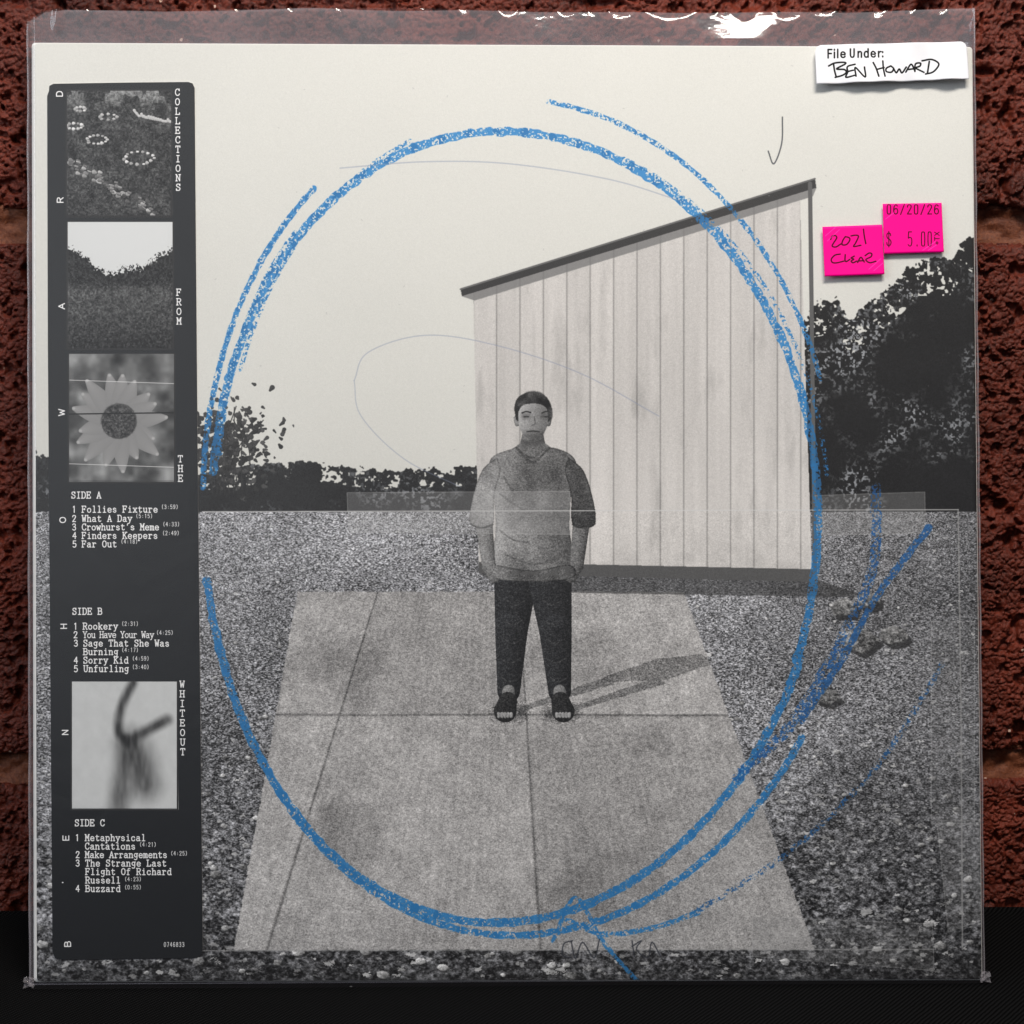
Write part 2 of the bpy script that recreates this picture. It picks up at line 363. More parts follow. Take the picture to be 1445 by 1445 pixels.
    cv.fill([(652, 421), (1152, 268), (1147, 280), (670, 427)], g3(.45), .8); cv.line([(650, 411), (1150, 255)], 2.2, g3(.40))
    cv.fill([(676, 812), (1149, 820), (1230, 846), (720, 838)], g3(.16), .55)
    cv.fill([(676, 796), (1148, 806), (1149, 824), (676, 812)], g3(.33)); cv.line([(1143, 262), (1150, 812)], 6, g3(.36))
    for (cx, cy, r) in ((1190, 860, 26), (1225, 850, 20), (1210, 905, 30), (1262, 900, 22), (1168, 985, 22)):
        k = random.randint(5, 7); a0 = random.random() * 6
        pts = [(cx + r * random.uniform(.75, 1.15) * math.cos(a0 + j * 6.283 / k), cy + r * .62 * random.uniform(.75, 1.15) * math.sin(a0 + j * 6.283 / k)) for j in range(k)]
        cv.fill([(x + 5, y + 7) for x, y in pts], g3(.10), .7)
        s, m = cv.poly(pts); tone = .45 + .9 * (g2[s] - .5) + .3 * grain[s] - .006 * (Y[s] - cy) - .004 * (X[s] - cx)
        cv.a[s] = cv.a[s] * (1 - m[..., None]) + tone[..., None] * m[..., None]
    # an anonymous person standing on the pad, hands in the pockets
    before = cv.a.copy()
    dark = g3(.14, (.97, 1, 1.05)); skin = g3(.50); shirt = g3(.44)
    for fx in (718, 790):
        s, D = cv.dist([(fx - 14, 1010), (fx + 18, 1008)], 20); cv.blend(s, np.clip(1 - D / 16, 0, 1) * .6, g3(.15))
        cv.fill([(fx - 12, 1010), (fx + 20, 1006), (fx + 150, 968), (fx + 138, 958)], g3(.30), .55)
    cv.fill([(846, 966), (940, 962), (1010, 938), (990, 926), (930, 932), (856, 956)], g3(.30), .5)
    for hip, knee, ank in (((730, 800), (722, 892), (718, 978)), ((774, 800), (784, 892), (790, 978))):
        cv.limb(hip, knee, 33, 23, dark, depth=.8); cv.limb(knee, ank, 23, 16, dark, depth=.8)
        for k in range(5):
            yy = 850 + k * 27; xx = hip[0] + (ank[0] - hip[0]) * (yy - 800) / 178
            cv.line(spline([(xx - 12, yy + 3 * (k % 2)), (xx, yy + 7), (xx + 13, yy + 1)]), 2, g3(.27), .5)
    for ax, d in ((718, -1), (790, 1)):
        cv.limb((ax, 978), (ax + d, 990), 9, 10, skin, depth=.3); cv.limb((ax + d, 992), (ax + 5 * d, 1006), 13, 16, g3(.13), depth=.5)
        for k in range(5): cv.limb((ax + 5 * d - 9 + k * 4.4, 1010), (ax + 5 * d - 9 + k * 4.4, 1014), 2.6, 2.2, g3(.60), depth=.3)
    cv.limb((752, 612), (752, 640), 14, 20, g3(.44), depth=.4); cv.fill([(738, 626), (766, 626), (786, 640), (718, 640)], g3(.42))
    wr = noise(h, w, 34, 3, .6, .6); wr2 = noise(h, w, 90, 2, .6)

    def cloth(pts, tone0, gx, cx, rim=0):
        s, m = cv.poly(spline(pts, 8))
        tone = tone0 - gx * (X[s] - cx) + .30 * (wr[s] - .5) + .14 * (wr2[s] - .5)
        mb = blur(m, 9); tone = tone - rim * np.clip(1 - (mb - .5) * 2, 0, 1)
        cv.a[s] = cv.a[s] * (1 - m[..., None]) + tone[..., None] * m[..., None]
    cloth([(728, 634), (752, 648), (776, 634), (812, 652), (806, 700), (804, 750), (808, 808), (752, 816), (696, 808), (700, 750), (697, 700), (692, 652), (728, 634)], .48, .0014, 740, .16)
    for sg in (-1, 1):
        e = 752 + sg * 70
        cv.limb((e, 728), (752 + sg * 62, 802), 12.5, 9.5, g3(.47 - .05 * sg), depth=.5)
        cv.limb((752 + sg * 62, 800), (752 + sg * 54, 816), 9.5, 9, g3(.44 - .05 * sg), depth=.4)
        cloth([(752 + sg * 50, 648), (752 + sg * 72, 668), (752 + sg * 86, 712), (752 + sg * 88, 742), (752 + sg * 74, 747), (752 + sg * 56, 742), (752 + sg * 54, 700), (752 + sg * 46, 668), (752 + sg * 50, 648)], .45 - .04 * sg, .0012, 740, .22)
        cv.line(spline([(752 + sg * 88, 742), (752 + sg * 74, 748), (752 + sg * 56, 743)]), 2.2, g3(.22), .8)
    cloth([(700, 800), (752, 808), (804, 800), (808, 818), (752, 824), (696, 818), (700, 800)], .40, .001, 740, .2)
    cv.line(spline([(729, 635), (752, 655), (775, 635)]), 3, g3(.25), .8)
    for a in ((706, 700, 742, 724), (798, 716, 766, 738), (706, 752, 746, 768), (798, 762, 760, 776), (714, 786, 790, 790), (712, 676, 726, 700), (794, 676, 784, 704)):
        cv.line(spline([(a[0], a[1]), ((a[0] + a[2]) / 2, a[1] + 13), (a[2], a[3])]), 2.6, g3(.27), .45)
    cv.limb((729, 593), (730, 601), 4, 3.4, g3(.52), depth=.3); cv.limb((775, 593), (774, 601), 4, 3.4, g3(.40), depth=.3)
    hair = spline([(728, 595), (726, 577), (732, 563), (746, 556), (762, 557), (775, 567), (779, 581), (776, 596), (752, 609), (728, 595)], 6)
    s, m = cv.poly(hair); m = np.clip(m + (wr2[s] - .5) * 1.5 * (blur(m, 3) > .02) * (blur(m, 3) < .98), 0, 1)
    tone = .15 + .5 * (wr2[s] - .5) + .05 * (wr[s] - .5); cv.a[s] = cv.a[s] * (1 - m[..., None]) + tone[..., None] * m[..., None]
    face = spline([(732, 583), (738, 575), (752, 572), (767, 575), (773, 584), (773, 601), (767, 615), (758, 623), (747, 623), (738, 615), (732, 601), (732, 583)], 6)
    s, m = cv.poly(face)
    tone = .60 - .0060 * (X[s] - 745) - .0022 * (Y[s] - 589) + .10 * (wr2[s] - .5)
    tone = tone - .13 * np.clip((Y[s] - 608) / 9, 0, 1) * (.5 + wr2[s])           # short beard
    cv.a[s] = cv.a[s] * (1 - m[..., None]) + tone[..., None] * m[..., None]
    for e in (743, 771):
        s, D = cv.dist([(e - 3, 590), (e + 3, 590)], 8); cv.blend(s, np.clip(1 - D / 7, 0, 1) * .55, g3(.24))
        cv.line(spline([(e - 6, 585.5), (e, 583.5), (e + 6, 585)]), 2.0, g3(.17)); cv.line([(e - 3, 591), (e + 3, 591)], 1.6, g3(.14))
    cv.line([(754, 591), (756, 601), (751, 603)], 1.8, g3(.33), .8); cv.line([(744, 612), (752, 611), (761, 612)], 1.9, g3(.18))
    s, D = cv.dist([(742, 627), (762, 627)], 12); cv.blend(s, np.clip(1 - D / 9, 0, 1) * .5 * (Y[s] > 623), g3(.18))
    diff = (np.abs(cv.a - before).max(-1, keepdims=True) > .02)
    calm = np.where((Y < 634) & (np.abs(X - 752) < 40), .6, 1)
    cv.a += diff * (calm * (.26 * grain + .24 * (g1 - .5)))[..., None]
    cv.a += (.10 * grain * np.where(Y > 724, 1, .25))[..., None]
    # the paper prints are pasted over one another: seams and strips of clear tape
    cv.line([(286, 725), (1352, 722)], 1.6, g3(.82), .75); cv.line([(1352, 722), (1356, 1000), (1358, 1342)], 2.2, g3(.60), .7)
    cv.line([(286, 1344), (1320, 1342)], 2, g3(.62), .6)
    for q, a, tn in (([(490, 698), (804, 696), (806, 757), (492, 754)], .34, .66), ([(1150, 702), (1305, 697), (1306, 755), (1160, 758)], .42, .58),
                     ([(1062, 1296), (1316, 1306), (1318, 1372), (1062, 1352)], .26, .55), ([(1322, 1160), (1388, 1160), (1388, 1300), (1338, 1318)], .26, .55),
                     ([(1314, 880), (1375, 880), (1375, 1165), (1314, 1165)], .18, .5)):
        cv.fill(q, g3(tn), a)
        cv.line(q + [q[0]], 1.2, g3(.75), .35)
    s = cv.win(1150, 800, 1400, 1400)
    # blue wax crayon: two loose turns of an oval
    wax = noise(h, w, 520, 2, .8); wax2 = noise(h, w, 150, 2)

    def crayon(pts, wd, dens=.5, col=(.16, .50, .76), n=14):
        def fn(s, D, t):
            edge = wd * (.5 + .35 * (wax2[s] - .5))
            m = np.clip((edge - D) * 1.2 + .5, 0, 1) * np.clip((wax[s] - (1 - dens) * .78) * 7, 0, 1)
            m = m * .9
            old = cv.a[s]; k = .75 + .25 * old.mean(-1, keepdims=True) * 1.2
            cv.a[s] = old * (1 - m[..., None]) + np.array(col, np.float32) * k * m[..., None]
        cv.long(spline(pts, n), wd, fn)

    def oval(cx, cy, rx, ry, a0, a1, wob, grow=0.0, n=26):
        out = []
        for i in range(n + 1):
            a = math.radians(a0 + (a1 - a0) * i / n); f = 1 + wob * math.sin(3 * a + 1) + grow * i / n
            out.append((cx + rx * f * math.cos(a), cy - ry * f * math.sin(a)))
        return out
    crayon(oval(722, 745, 428, 560, 172, -20, .012), 12, .62)
    crayon(oval(722, 745, 434, 548, -20, -172, .02, .02), 12, .66)
    crayon(oval(735, 765, 448, 545, 215, 330, .015, .03), 10, .62)
    crayon(oval(730, 740, 448, 575, 175, 128, .01, .03), 8, .6)
    crayon(oval(716, 752, 418, 530, 168, 132, .02, .05), 7, .45); crayon(oval(748, 735, 440, 560, 158, 112, .012, .02), 6, .40); crayon(oval(728, 748, 452, 560, 70, 8, .01, -.03), 6, .34)
    crayon(oval(735, 740, 455, 600, 85, 20, .01, -.02), 7, .52)
    crayon([(1310, 748), (1240, 840), (1190, 930), (1130, 1020)], 10, .6, (.12, .38, .64))
    crayon([(1236, 690), (1232, 800), (1190, 900), (1120, 1020), (1040, 1100)], 14, .42, (.12, .38, .65))
    crayon([(1330, 940), (1240, 1080), (1120, 1200), (980, 1290)], 8, .36, (.13, .38, .62))
    crayon([(800, 1300), (850, 1320), (920, 1312), (985, 1290)], 7, .55); crayon([(900, 1388), (850, 1330), (812, 1270), (780, 1330)], 6, .6)
    for pts, wd in (([(500, 540), (520, 500), (600, 476), (700, 490), (820, 530), (930, 590)], 1.6), ([(500, 540), (510, 590), (570, 650), (650, 690)], 1.4), ([(480, 240), (600, 231), (720, 234), (860, 256), (960, 286)], 1.8)):
        cv.line(spline(pts), wd, (.52, .56, .66), .45)
    for pts in ([(1104, 168), (1103, 205), (1092, 234), (1084, 216)], [(808, 1330), (796, 1334), (794, 1350), (806, 1354)], [(806, 1330), (812, 1355), (822, 1332), (838, 1354), (846, 1328)],
                [(892, 1330), (895, 1352)], [(892, 1338), (905, 1330), (898, 1342), (914, 1354), (920, 1332), (932, 1352)]):
        cv.line(spline(pts, 6), 1.8, (.16, .17, .2), .8)
    for _ in range(60):
        x, y = random.uniform(290, 1360), random.uniform(75, 640)
        cv.line([(x, y), (x + random.uniform(-2, 2), y + random.uniform(-2, 2))], .9, g3(.6), .5)
    return cv


# ------------------------------------------------------------------ the black title strip with its four small photographs
STRIP_Q = [(66, 117), (278, 117), (288, 1358), (73, 1358)]


def paint_strip():
    cv = Canvas(704, 4096, STRIP_Q)
    X, Y, h, w = cv.X, cv.Y, cv.h, cv.w
    gr = blur(rng.random((h, w)).astype(np.float32) - .5, 1)
    cv.a[:] = np.array([.11, .12, .13], np.float32) * (1 - .15 * np.clip((Y - 1000) / 350, 0, 1))[..., None] + .03 * gr[..., None]  # foot painted darker, imitating the room's reflection fading out towards the bottom
    fine = noise(h, w, 90, 3, .7, 1.0); mid = noise(h, w, 16, 3, .6)

    def put(s, tone):
        cv.a[s] = tone[..., None] * np.array([.99, 1, 1.0], np.float32)
    # 1 dark grass with rings of pale stones
    s = cv.win(95, 131, 242, 307); put(s, .17 + .55 * (fine[s] - .42) + .25 * (mid[s] - .5) + .35 * np.clip((160 - Y[s]) / 40, 0, 1) * (mid[s] > .5))
    for cx, cy, rx, ry, n in ((196, 226, 20, 9, 15), (137, 200, 14, 6, 13), (106, 181, 11, 4, 11), (153, 168, 12, 4, 8), (114, 157, 7, 3, 8)):
        for i in range(n):
            a = i * 6.283 / n; x = cx + rx * math.cos(a) * random.uniform(.9, 1.1); y = cy + ry * math.sin(a)
            cv.limb((x, y), (x + 1.5, y), random.uniform(1.3, 2.8), 1.4, g3(random.uniform(.6, .88)), depth=.3)
    for i in range(90):
        t = random.random(); x = 95 + 120 * t + random.uniform(-7, 7); y = 228 + 70 * t + random.uniform(-7, 9)
        if x < 98: continue
        cv.limb((x, y), (x + 3, y + 1), random.uniform(1, 3.6), 1.6, g3(random.uniform(.25, .72)), depth=.4)
    for i in range(16):
        x = 190 + i * 3.4; cv.limb((x, 160 + 14 * (i / 16) ** .5 + random.uniform(-2, 2)), (x + 2, 162 + 14 * (i / 16) ** .5), 2.2, 1.6, g3(.75), depth=.3)
    # 2 open field between dark bushes
    s = cv.win(96, 316, 244, 493); Ys, Xs = Y[s], X[s]
    e = np.interp(Xs, [95, 118, 135, 150, 180, 205, 225, 245], [352, 362, 380, 388, 384, 378, 362, 352]) + (fine[s] - .5) * 26 + (mid[s] - .5) * 10
    put(s, np.where(Ys < e, .86 + .03 * gr[s], .13 + .55 * (fine[s] - .5) + .22 * np.clip((Ys - 400) / 15, 0, 1) * np.clip((492 - Ys) / 90, 0, 1) * (.4 + mid[s])))
    # 3 a daisy
    s = cv.win(98, 502, 246, 681); put(s, .40 + .75 * (noise(h, w, 8, 3, .5)[s] - .5))
    for i in range(17):
        a = i * 6.283 / 17 + random.uniform(-.1, .1); L = random.uniform(54, 74)
        for k in np.linspace(.25, 1, 60):
            x, y = 168 + L * k * math.cos(a), 597 + L * k * math.sin(a)
            if 100 < x < 245 and 504 < y < 678:
                r = 13 * math.sin(math.pi * min(.93, .25 + k * .68)); cv.limb((x, y), (x + .1, y), r, r, g3(.70), light=(0, 0), depth=0)
    s, D = cv.dist([(168, 597), (168.5, 597)], 30); m = np.clip((26 - D) / 2 + (fine[s] - .5) * 2, 0, 1)
    cv.a[s] = cv.a[s] * (1 - m[..., None]) + (.24 + .6 * (fine[s] - .5))[..., None] * m[..., None]
    cv.line([(98, 587), (246, 585)], 1.8, g3(.08)); cv.line([(98, 539), (246, 544)], .9, g3(.9), .8); cv.line([(98, 657), (246, 662)], .9, g3(.9), .8)
    # 4 a blurred grey sweep on white
    s = cv.win(102, 964, 250, 1143); put(s, .80 + .03 * gr[s] + .05 * (mid[s] - .5))
    soft = np.zeros((h, w), np.float32)
    for pts, r, k in (([(188, 966), (172, 1000), (168, 1035), (182, 1050)], 7, .8), ([(180, 1048), (205, 1035), (236, 1018)], 8, .75), ([(186, 1052), (198, 1080), (205, 1110)], 24, .6), ([(182, 1060), (172, 1110), (168, 1142)], 16, .55)):
        s, D = cv.dist(spline(pts, 6), r * 2.2); soft[s] = 1 - (1 - soft[s]) * (1 - np.clip(1.2 - D / r / 1.3, 0, 1) ** 1.5 * k)
    s = cv.win(102, 964, 250, 1143); soft *= .75 + .5 * noise(h, w, 40, 2, .5, .3); soft = blur(soft, 16)
    cv.a[s] = cv.a[s] * (1 - soft[s][..., None]) + .14 * soft[s][..., None]
    for q in ((94, 130, 243, 308), (95, 315, 245, 494), (97, 501, 247, 682), (101, 963, 251, 1144)):
        x0, y0, x1, y1 = q
        for seg in ([(x0, y0), (x1, y0)], [(x1, y0), (x1, y1)], [(x1, y1), (x0, y1)], [(x0, y1), (x0, y0)]):
            cv.line(seg, 2.2, g3(.17))
    W_ = g3(.97)
    for ch, x, y in (('D', 88.5, 140), ('R', 89.5, 289), ('A', 91.5, 438), ('W', 91.5, 587.5), ('O', 93, 739), ('H', 94.5, 889), ('N', 96.5, 1039), ('E', 97.5, 1188.5), ('B', 100, 1339)):
        glyph(cv, SANS, ch, x, y, 1.45, .92, 1.5, W_, True)
    for word, x, y, p in (("COLLECTIONS", 247.3, 137.5, 13.35), ("FROM", 249.3, 418.5, 13.5), ("THE", 251.5, 653, 13.7), ("WHITEOUT", 254, 971, 13.65)):
        for i, ch in enumerate(word): glyph(cv, SERIF, ch, x + i * .12, y + i * p, 1.12, 1.0, 1.35, W_)
    L = [("SIDE A", 101, 704), ("1", 102, 724), ("Follies Fixture", 116, 724), ("2", 102, 737), ("What A Day", 116, 737), ("3", 102, 749), ("Crowhurst's Meme", 116, 749), ("4", 102.5, 761), ("Finders Keepers", 116, 761),
         ("5", 102.5, 773), ("Far Out", 116, 773), ("SIDE B", 102.5, 868), ("1", 104, 889), ("Rookery", 117.5, 889), ("2", 104, 901), ("3", 104.5, 913), ("Sage That She Was", 118, 913), ("Burning", 118, 925),
         ("4", 104.5, 937), ("Sorry Kid", 118, 937), ("5", 104.5, 949), ("Unfurling", 118.5, 949), ("SIDE C", 106, 1167), ("1", 106.5, 1188), ("Metaphysical", 120.5, 1188), ("Cantations", 120.5, 1200), ("2", 107, 1212),
         ("Make Arrangements", 120.5, 1212), ("3", 107, 1224), ("The Strange Last", 121, 1224), ("Flight Of Richard", 121, 1236), ("Russell", 121, 1248), ("4", 107, 1260), ("Buzzard", 121, 1260)]
    for t, x, y in L:
        adv = 6.85 if t[0] == 'C' and "'" in t or t.startswith("Make") else 7.2
        text(cv, SERIF, t, x, y, adv, 8.8, 1.4, W_, gw=6.1)
    text(cv, SERIF, "You Have Your Way", 117.5, 901, 5.9, 8.8, 1.2, W_, gw=5.8)
    for t, x, y in (("(3:59)", 228, 719), ("(5:15)", 192, 732), ("(4:33)", 230, 743.5), ("(2:49)", 229.5, 756), ("(4:18)", 171, 768), ("(2:31)", 172, 884), ("(4:25)", 221, 896.5), ("(4:17)", 172, 921),
                    ("(4:59)", 187, 933), ("(3:40)", 187, 945), ("(4:21)", 197, 1196), ("(4:25)", 241, 1208.5), ("(4:23)", 176, 1245), ("(0:55)", 176, 1256.5)):
        text(cv, SERIF, t, x, y, 4.15, 5.6, .75, g3(.95), gw=3.3)
    text(cv, SERIF, "0746833", 231.5, 1338, 4.3, 6.2, .75, g3(.95), gw=3.2)
    cv.line([(88.5, 1247), (89.2, 1247)], 1.6, W_)
    return cv


LABEL_Q = [(1148, 69), (1361, 64), (1364, 117), (1150, 124)]
NOTE_Q = [(1159, 324), (1243, 321), (1246, 391), (1162, 394)]
PRICE_Q = [(1244, 291.5), (1327, 290), (1330, 359.5), (1246, 362)]


def paint_labels():
    a = Canvas(1024, 256, LABEL_Q)
    a.a[:] = (np.array([.87, .87, .895], np.float32) + .012 * (noise(256, 1024, 20, 3)[..., None] - .5))
    K = (.05, .05, .06)
    x = 1165.5
    for ch, ad, yy in (('F', 8.6, 0), ('i', 4.6, 0), ('l', 4.8, 0), ('e', 9, 0), (' ', 4, 0), ('U', 10.6, 0), ('n', 9.4, 0), ('d', 9.4, 0), ('e', 9.2, 0), ('r', 6.8, 0), (':', 5, 0)):
        off = -2.4 if ch in 'il:' else 0
        glyph(a, SANS, ch, x + off, 86.8 - (x - 1165) * .012, 1.28, 1.3, 2.2, K); x += ad
    f = lambda px, py: (1100 + px / 4.188, py / 4.188)
    for st in ([(312, 402), (318, 440), (328, 476)], [(283, 411), (318, 394), (372, 392), (378, 402), (330, 428), (372, 434), (385, 450), (366, 466), (322, 478)],
               [(436, 404), (392, 418), (392, 450), (384, 480), (438, 470)], [(390, 448), (425, 440)], [(440, 476), (438, 424), (494, 480), (492, 420)],
               [(543, 394), (560, 430), (574, 476)], [(600, 384), (602, 430), (610, 476)], [(562, 436), (606, 424)],
               [(648, 412), (620, 428), (620, 448), (650, 450), (664, 428), (648, 412)], [(664, 426), (680, 452), (698, 430), (714, 452), (738, 420)],
               [(736, 448), (766, 404), (788, 442)], [(748, 434), (786, 430)], [(788, 446), (792, 402), (822, 396), (818, 414), (794, 426), (842, 450)],
               [(874, 386), (864, 452)], [(832, 382), (884, 374), (922, 392), (926, 414), (896, 448), (852, 460)]):
        a.line(spline([f(*p) for p in st], 8), 2.4, K)
    f = lambda px, py: (1120 + px / 6.02, 270 + py / 6.02)
    b = Canvas(512, 430, NOTE_Q); b.a[:] = (.96, .0, .54)
    c = Canvas(512, 430, PRICE_Q); c.a[:] = (.96, .0, .54)
    R = (.30, .0, .13)
    for st in ([(305, 432), (318, 404), (346, 400), (356, 420), (330, 462), (318, 488), (348, 496), (392, 470)], [(430, 408), (408, 440), (402, 476), (440, 474), (466, 440), (462, 418), (430, 408)],
               [(478, 402), (520, 396), (540, 408), (516, 462), (500, 492), (560, 482)], [(582, 346), (590, 410), (602, 468)],
               [(386, 556), (340, 566), (310, 600), (320, 628), (360, 630), (416, 616)], [(428, 562), (426, 606), (436, 620), (466, 602)], [(504, 574), (478, 590), (500, 600), (478, 616), (494, 630), (524, 616)],
               [(532, 628), (560, 584), (588, 624)], [(536, 616), (584, 612)], [(596, 570), (630, 548), (652, 556), (644, 580), (602, 604), (634, 630), (686, 618)]):
        b.line(spline([f(*p) for p in st], 8), 2.1, R)
    text(c, SANS, "06/20/26", 1248.8, 305.8, 9.55, 13, 1.7, R, gw=8.0)
    text(c, SANS, "$", 1248.6, 351, 8, 19, 1.6, R, gw=8)
    for ch, x in (('5', 1278.5), ('.', 1288.5), ('0', 1297), ('0', 1306.2)): text(c, SANS, ch, x, 351, 8, 20, 1.6, R, gw=7.6)
    for ch, y in (('+', 349.5), ('T', 343.5), ('X', 336.5)): glyph(c, SANS, ch, 1323.5, y, .95, .72, 1.4, R, True)
    for cv, pts in ((b, [(1163, 337, 1177, 325), (1166, 344, 1183, 328), (1224, 384, 1241, 369), (1231, 386, 1244, 375)]), (c, [(1248, 313, 1260, 304), (1300, 357, 1318, 345), (1308, 357, 1320, 349)])):
        for q in pts: cv.line([(q[0], q[1]), (q[2], q[3])], .8, (1, .35, .75), .7)
    return a, b, c


# ------------------------------------------------------------------ materials
def new_mat(name):
    m = bpy.data.materials.new(name); m.use_nodes = True
    return m, m.node_tree.nodes, m.node_tree.links, m.node_tree.nodes["Principled BSDF"]


def set_in(node, **kw):
    for k, v in kw.items():
        node.inputs[k.replace('_', ' ')].default_value = v


def print_mat(name, cv, rough=.45, spec=.35, bump=0.0):
    m, n, l, p = new_mat(name)
    t = n.new("ShaderNodeTexImage"); t.image = cv.image(name); t.interpolation = 'Linear'; t.extension = 'EXTEND'
    l.new(t.outputs["Color"], p.inputs["Base Color"])
    set_in(p, Roughness=rough, Specular_IOR_Level=spec)
    if bump:
        x = n.new("ShaderNodeTexCoord"); z = n.new("ShaderNodeTexNoise"); set_in(z, Scale=900.0, Detail=3.0)
        b = n.new("ShaderNodeBump"); set_in(b, Strength=bump, Distance=.0002)
        l.new(x.outputs["Object"], z.inputs["Vector"]); l.new(z.outputs["Fac"], b.inputs["Height"]); l.new(b.outputs["Normal"], p.inputs["Normal"])
    return m


def flat_mat(name, col, rough=.6, spec=.3):
    m, n, l, p = new_mat(name)
    x = n.new("ShaderNodeTexCoord"); z = n.new("ShaderNodeTexNoise"); set_in(z, Scale=300.0, Detail=4.0)
    mx = n.new("ShaderNodeMix"); mx.data_type = 'RGBA'
    mx.inputs[6].default_value = (*[c * .9 for c in col], 1); mx.inputs[7].default_value = (*col, 1)
    l.new(x.outputs["Object"], z.inputs["Vector"]); l.new(z.outputs["Fac"], mx.inputs[0]); l.new(mx.outputs[2], p.inputs["Base Color"])
    set_in(p, Roughness=rough, Specular_IOR_Level=spec)
    return m


def brick_mat(name, lo, hi, bump=1.0):
    m, n, l, p = new_mat(name)
    x = n.new("ShaderNodeTexCoord")
    z1 = n.new("ShaderNodeTexNoise"); set_in(z1, Scale=18.0, Detail=5.0, Roughness=.6)
    z2 = n.new("ShaderNodeTexNoise"); set_in(z2, Scale=900.0, Detail=6.0, Roughness=.7)
    z3 = n.new("ShaderNodeTexVoronoi"); set_in(z3, Scale=130.0)
    for z in (z1, z2, z3): l.new(x.outputs["Object"], z.inputs["Vector"])
    mt = n.new("ShaderNodeMath"); mt.operation = 'MULTIPLY_ADD'; mt.inputs[1].default_value = .5
    l.new(z1.outputs["Fac"], mt.inputs[0]); 
    m2 = n.new("ShaderNodeMath"); m2.operation = 'MULTIPLY'; m2.inputs[1].default_value = .5
    l.new(z2.outputs["Fac"], m2.inputs[0]); l.new(m2.outputs[0], mt.inputs[2])
    r = n.new("ShaderNodeValToRGB"); r.color_ramp.elements[0].position = .40; r.color_ramp.elements[1].position = .60
    r.color_ramp.elements[0].color = (*lo, 1); r.color_ramp.elements[1].color = (*hi, 1)
    l.new(mt.outputs[0], r.inputs["Fac"])
    # rare pale flecks of grit
    v = n.new("ShaderNodeTexVoronoi"); set_in(v, Scale=95.0, Randomness=1.0)
    l.new(x.outputs["Object"], v.inputs["Vector"])
    lt = n.new("ShaderNodeMath"); lt.operation = 'LESS_THAN'; lt.inputs[1].default_value = .055
    l.new(v.outputs["Distance"], lt.inputs[0])
    mx = n.new("ShaderNodeMix"); mx.data_type = 'RGBA'; mx.inputs[7].default_value = (.6, .42, .34, 1)
    l.new(lt.outputs[0], mx.inputs[0]); l.new(r.outputs["Color"], mx.inputs[6]); l.new(mx.outputs[2], p.inputs["Base Color"])
    b = n.new("ShaderNodeBump"); set_in(b, Strength=bump, Distance=.0006)
    l.new(z2.outputs["Fac"], b.inputs["Height"]); l.new(b.outputs["Normal"], p.inputs["Normal"])
    set_in(p, Roughness=.42, Specular_IOR_Level=.35)
    return m


def cloth_mat():
    m, n, l, p = new_mat("black twill")
    x = n.new("ShaderNodeTexCoord"); mp = n.new("ShaderNodeMapping"); mp.inputs["Rotation"].default_value = (0, 0, math.radians(38))
    w1 = n.new("ShaderNodeTexWave"); set_in(w1, Scale=230.0, Distortion=1.2, Detail=1.0); w1.bands_direction = 'X'
    w2 = n.new("ShaderNodeTexWave"); set_in(w2, Scale=420.0, Distortion=.6); w2.bands_direction = 'Y'
    l.new(x.outputs["Object"], mp.inputs["Vector"]); l.new(mp.outputs[0], w1.inputs["Vector"]); l.new(mp.outputs[0], w2.inputs["Vector"])
    ad = n.new("ShaderNodeMath"); ad.operation = 'MULTIPLY'; l.new(w1.outputs["Fac"], ad.inputs[0]); l.new(w2.outputs["Fac"], ad.inputs[1])
    r = n.new("ShaderNodeValToRGB"); r.color_ramp.elements[0].color = (.0004, .0004, .0005, 1); r.color_ramp.elements[1].color = (.016, .016, .017, 1)
    l.new(ad.outputs[0], r.inputs["Fac"])
    v = n.new("ShaderNodeTexVoronoi"); set_in(v, Scale=34.0); l.new(x.outputs["Object"], v.inputs["Vector"])
    lt = n.new("ShaderNodeMath"); lt.operation = 'LESS_THAN'; lt.inputs[1].default_value = .018; l.new(v.outputs["Distance"], lt.inputs[0])
    mx = n.new("ShaderNodeMix"); mx.data_type = 'RGBA'; mx.inputs[7].default_value = (.35, .34, .32, 1)
    l.new(lt.outputs[0], mx.inputs[0]); l.new(r.outputs["Color"], mx.inputs[6]); l.new(mx.outputs[2], p.inputs["Base Color"])
    b = n.new("ShaderNodeBump"); set_in(b, Strength=.6, Distance=.0004); l.new(ad.outputs[0], b.inputs["Height"]); l.new(b.outputs["Normal"], p.inputs["Normal"])
    set_in(p, Roughness=.95, Specular_IOR_Level=.04)
    return m


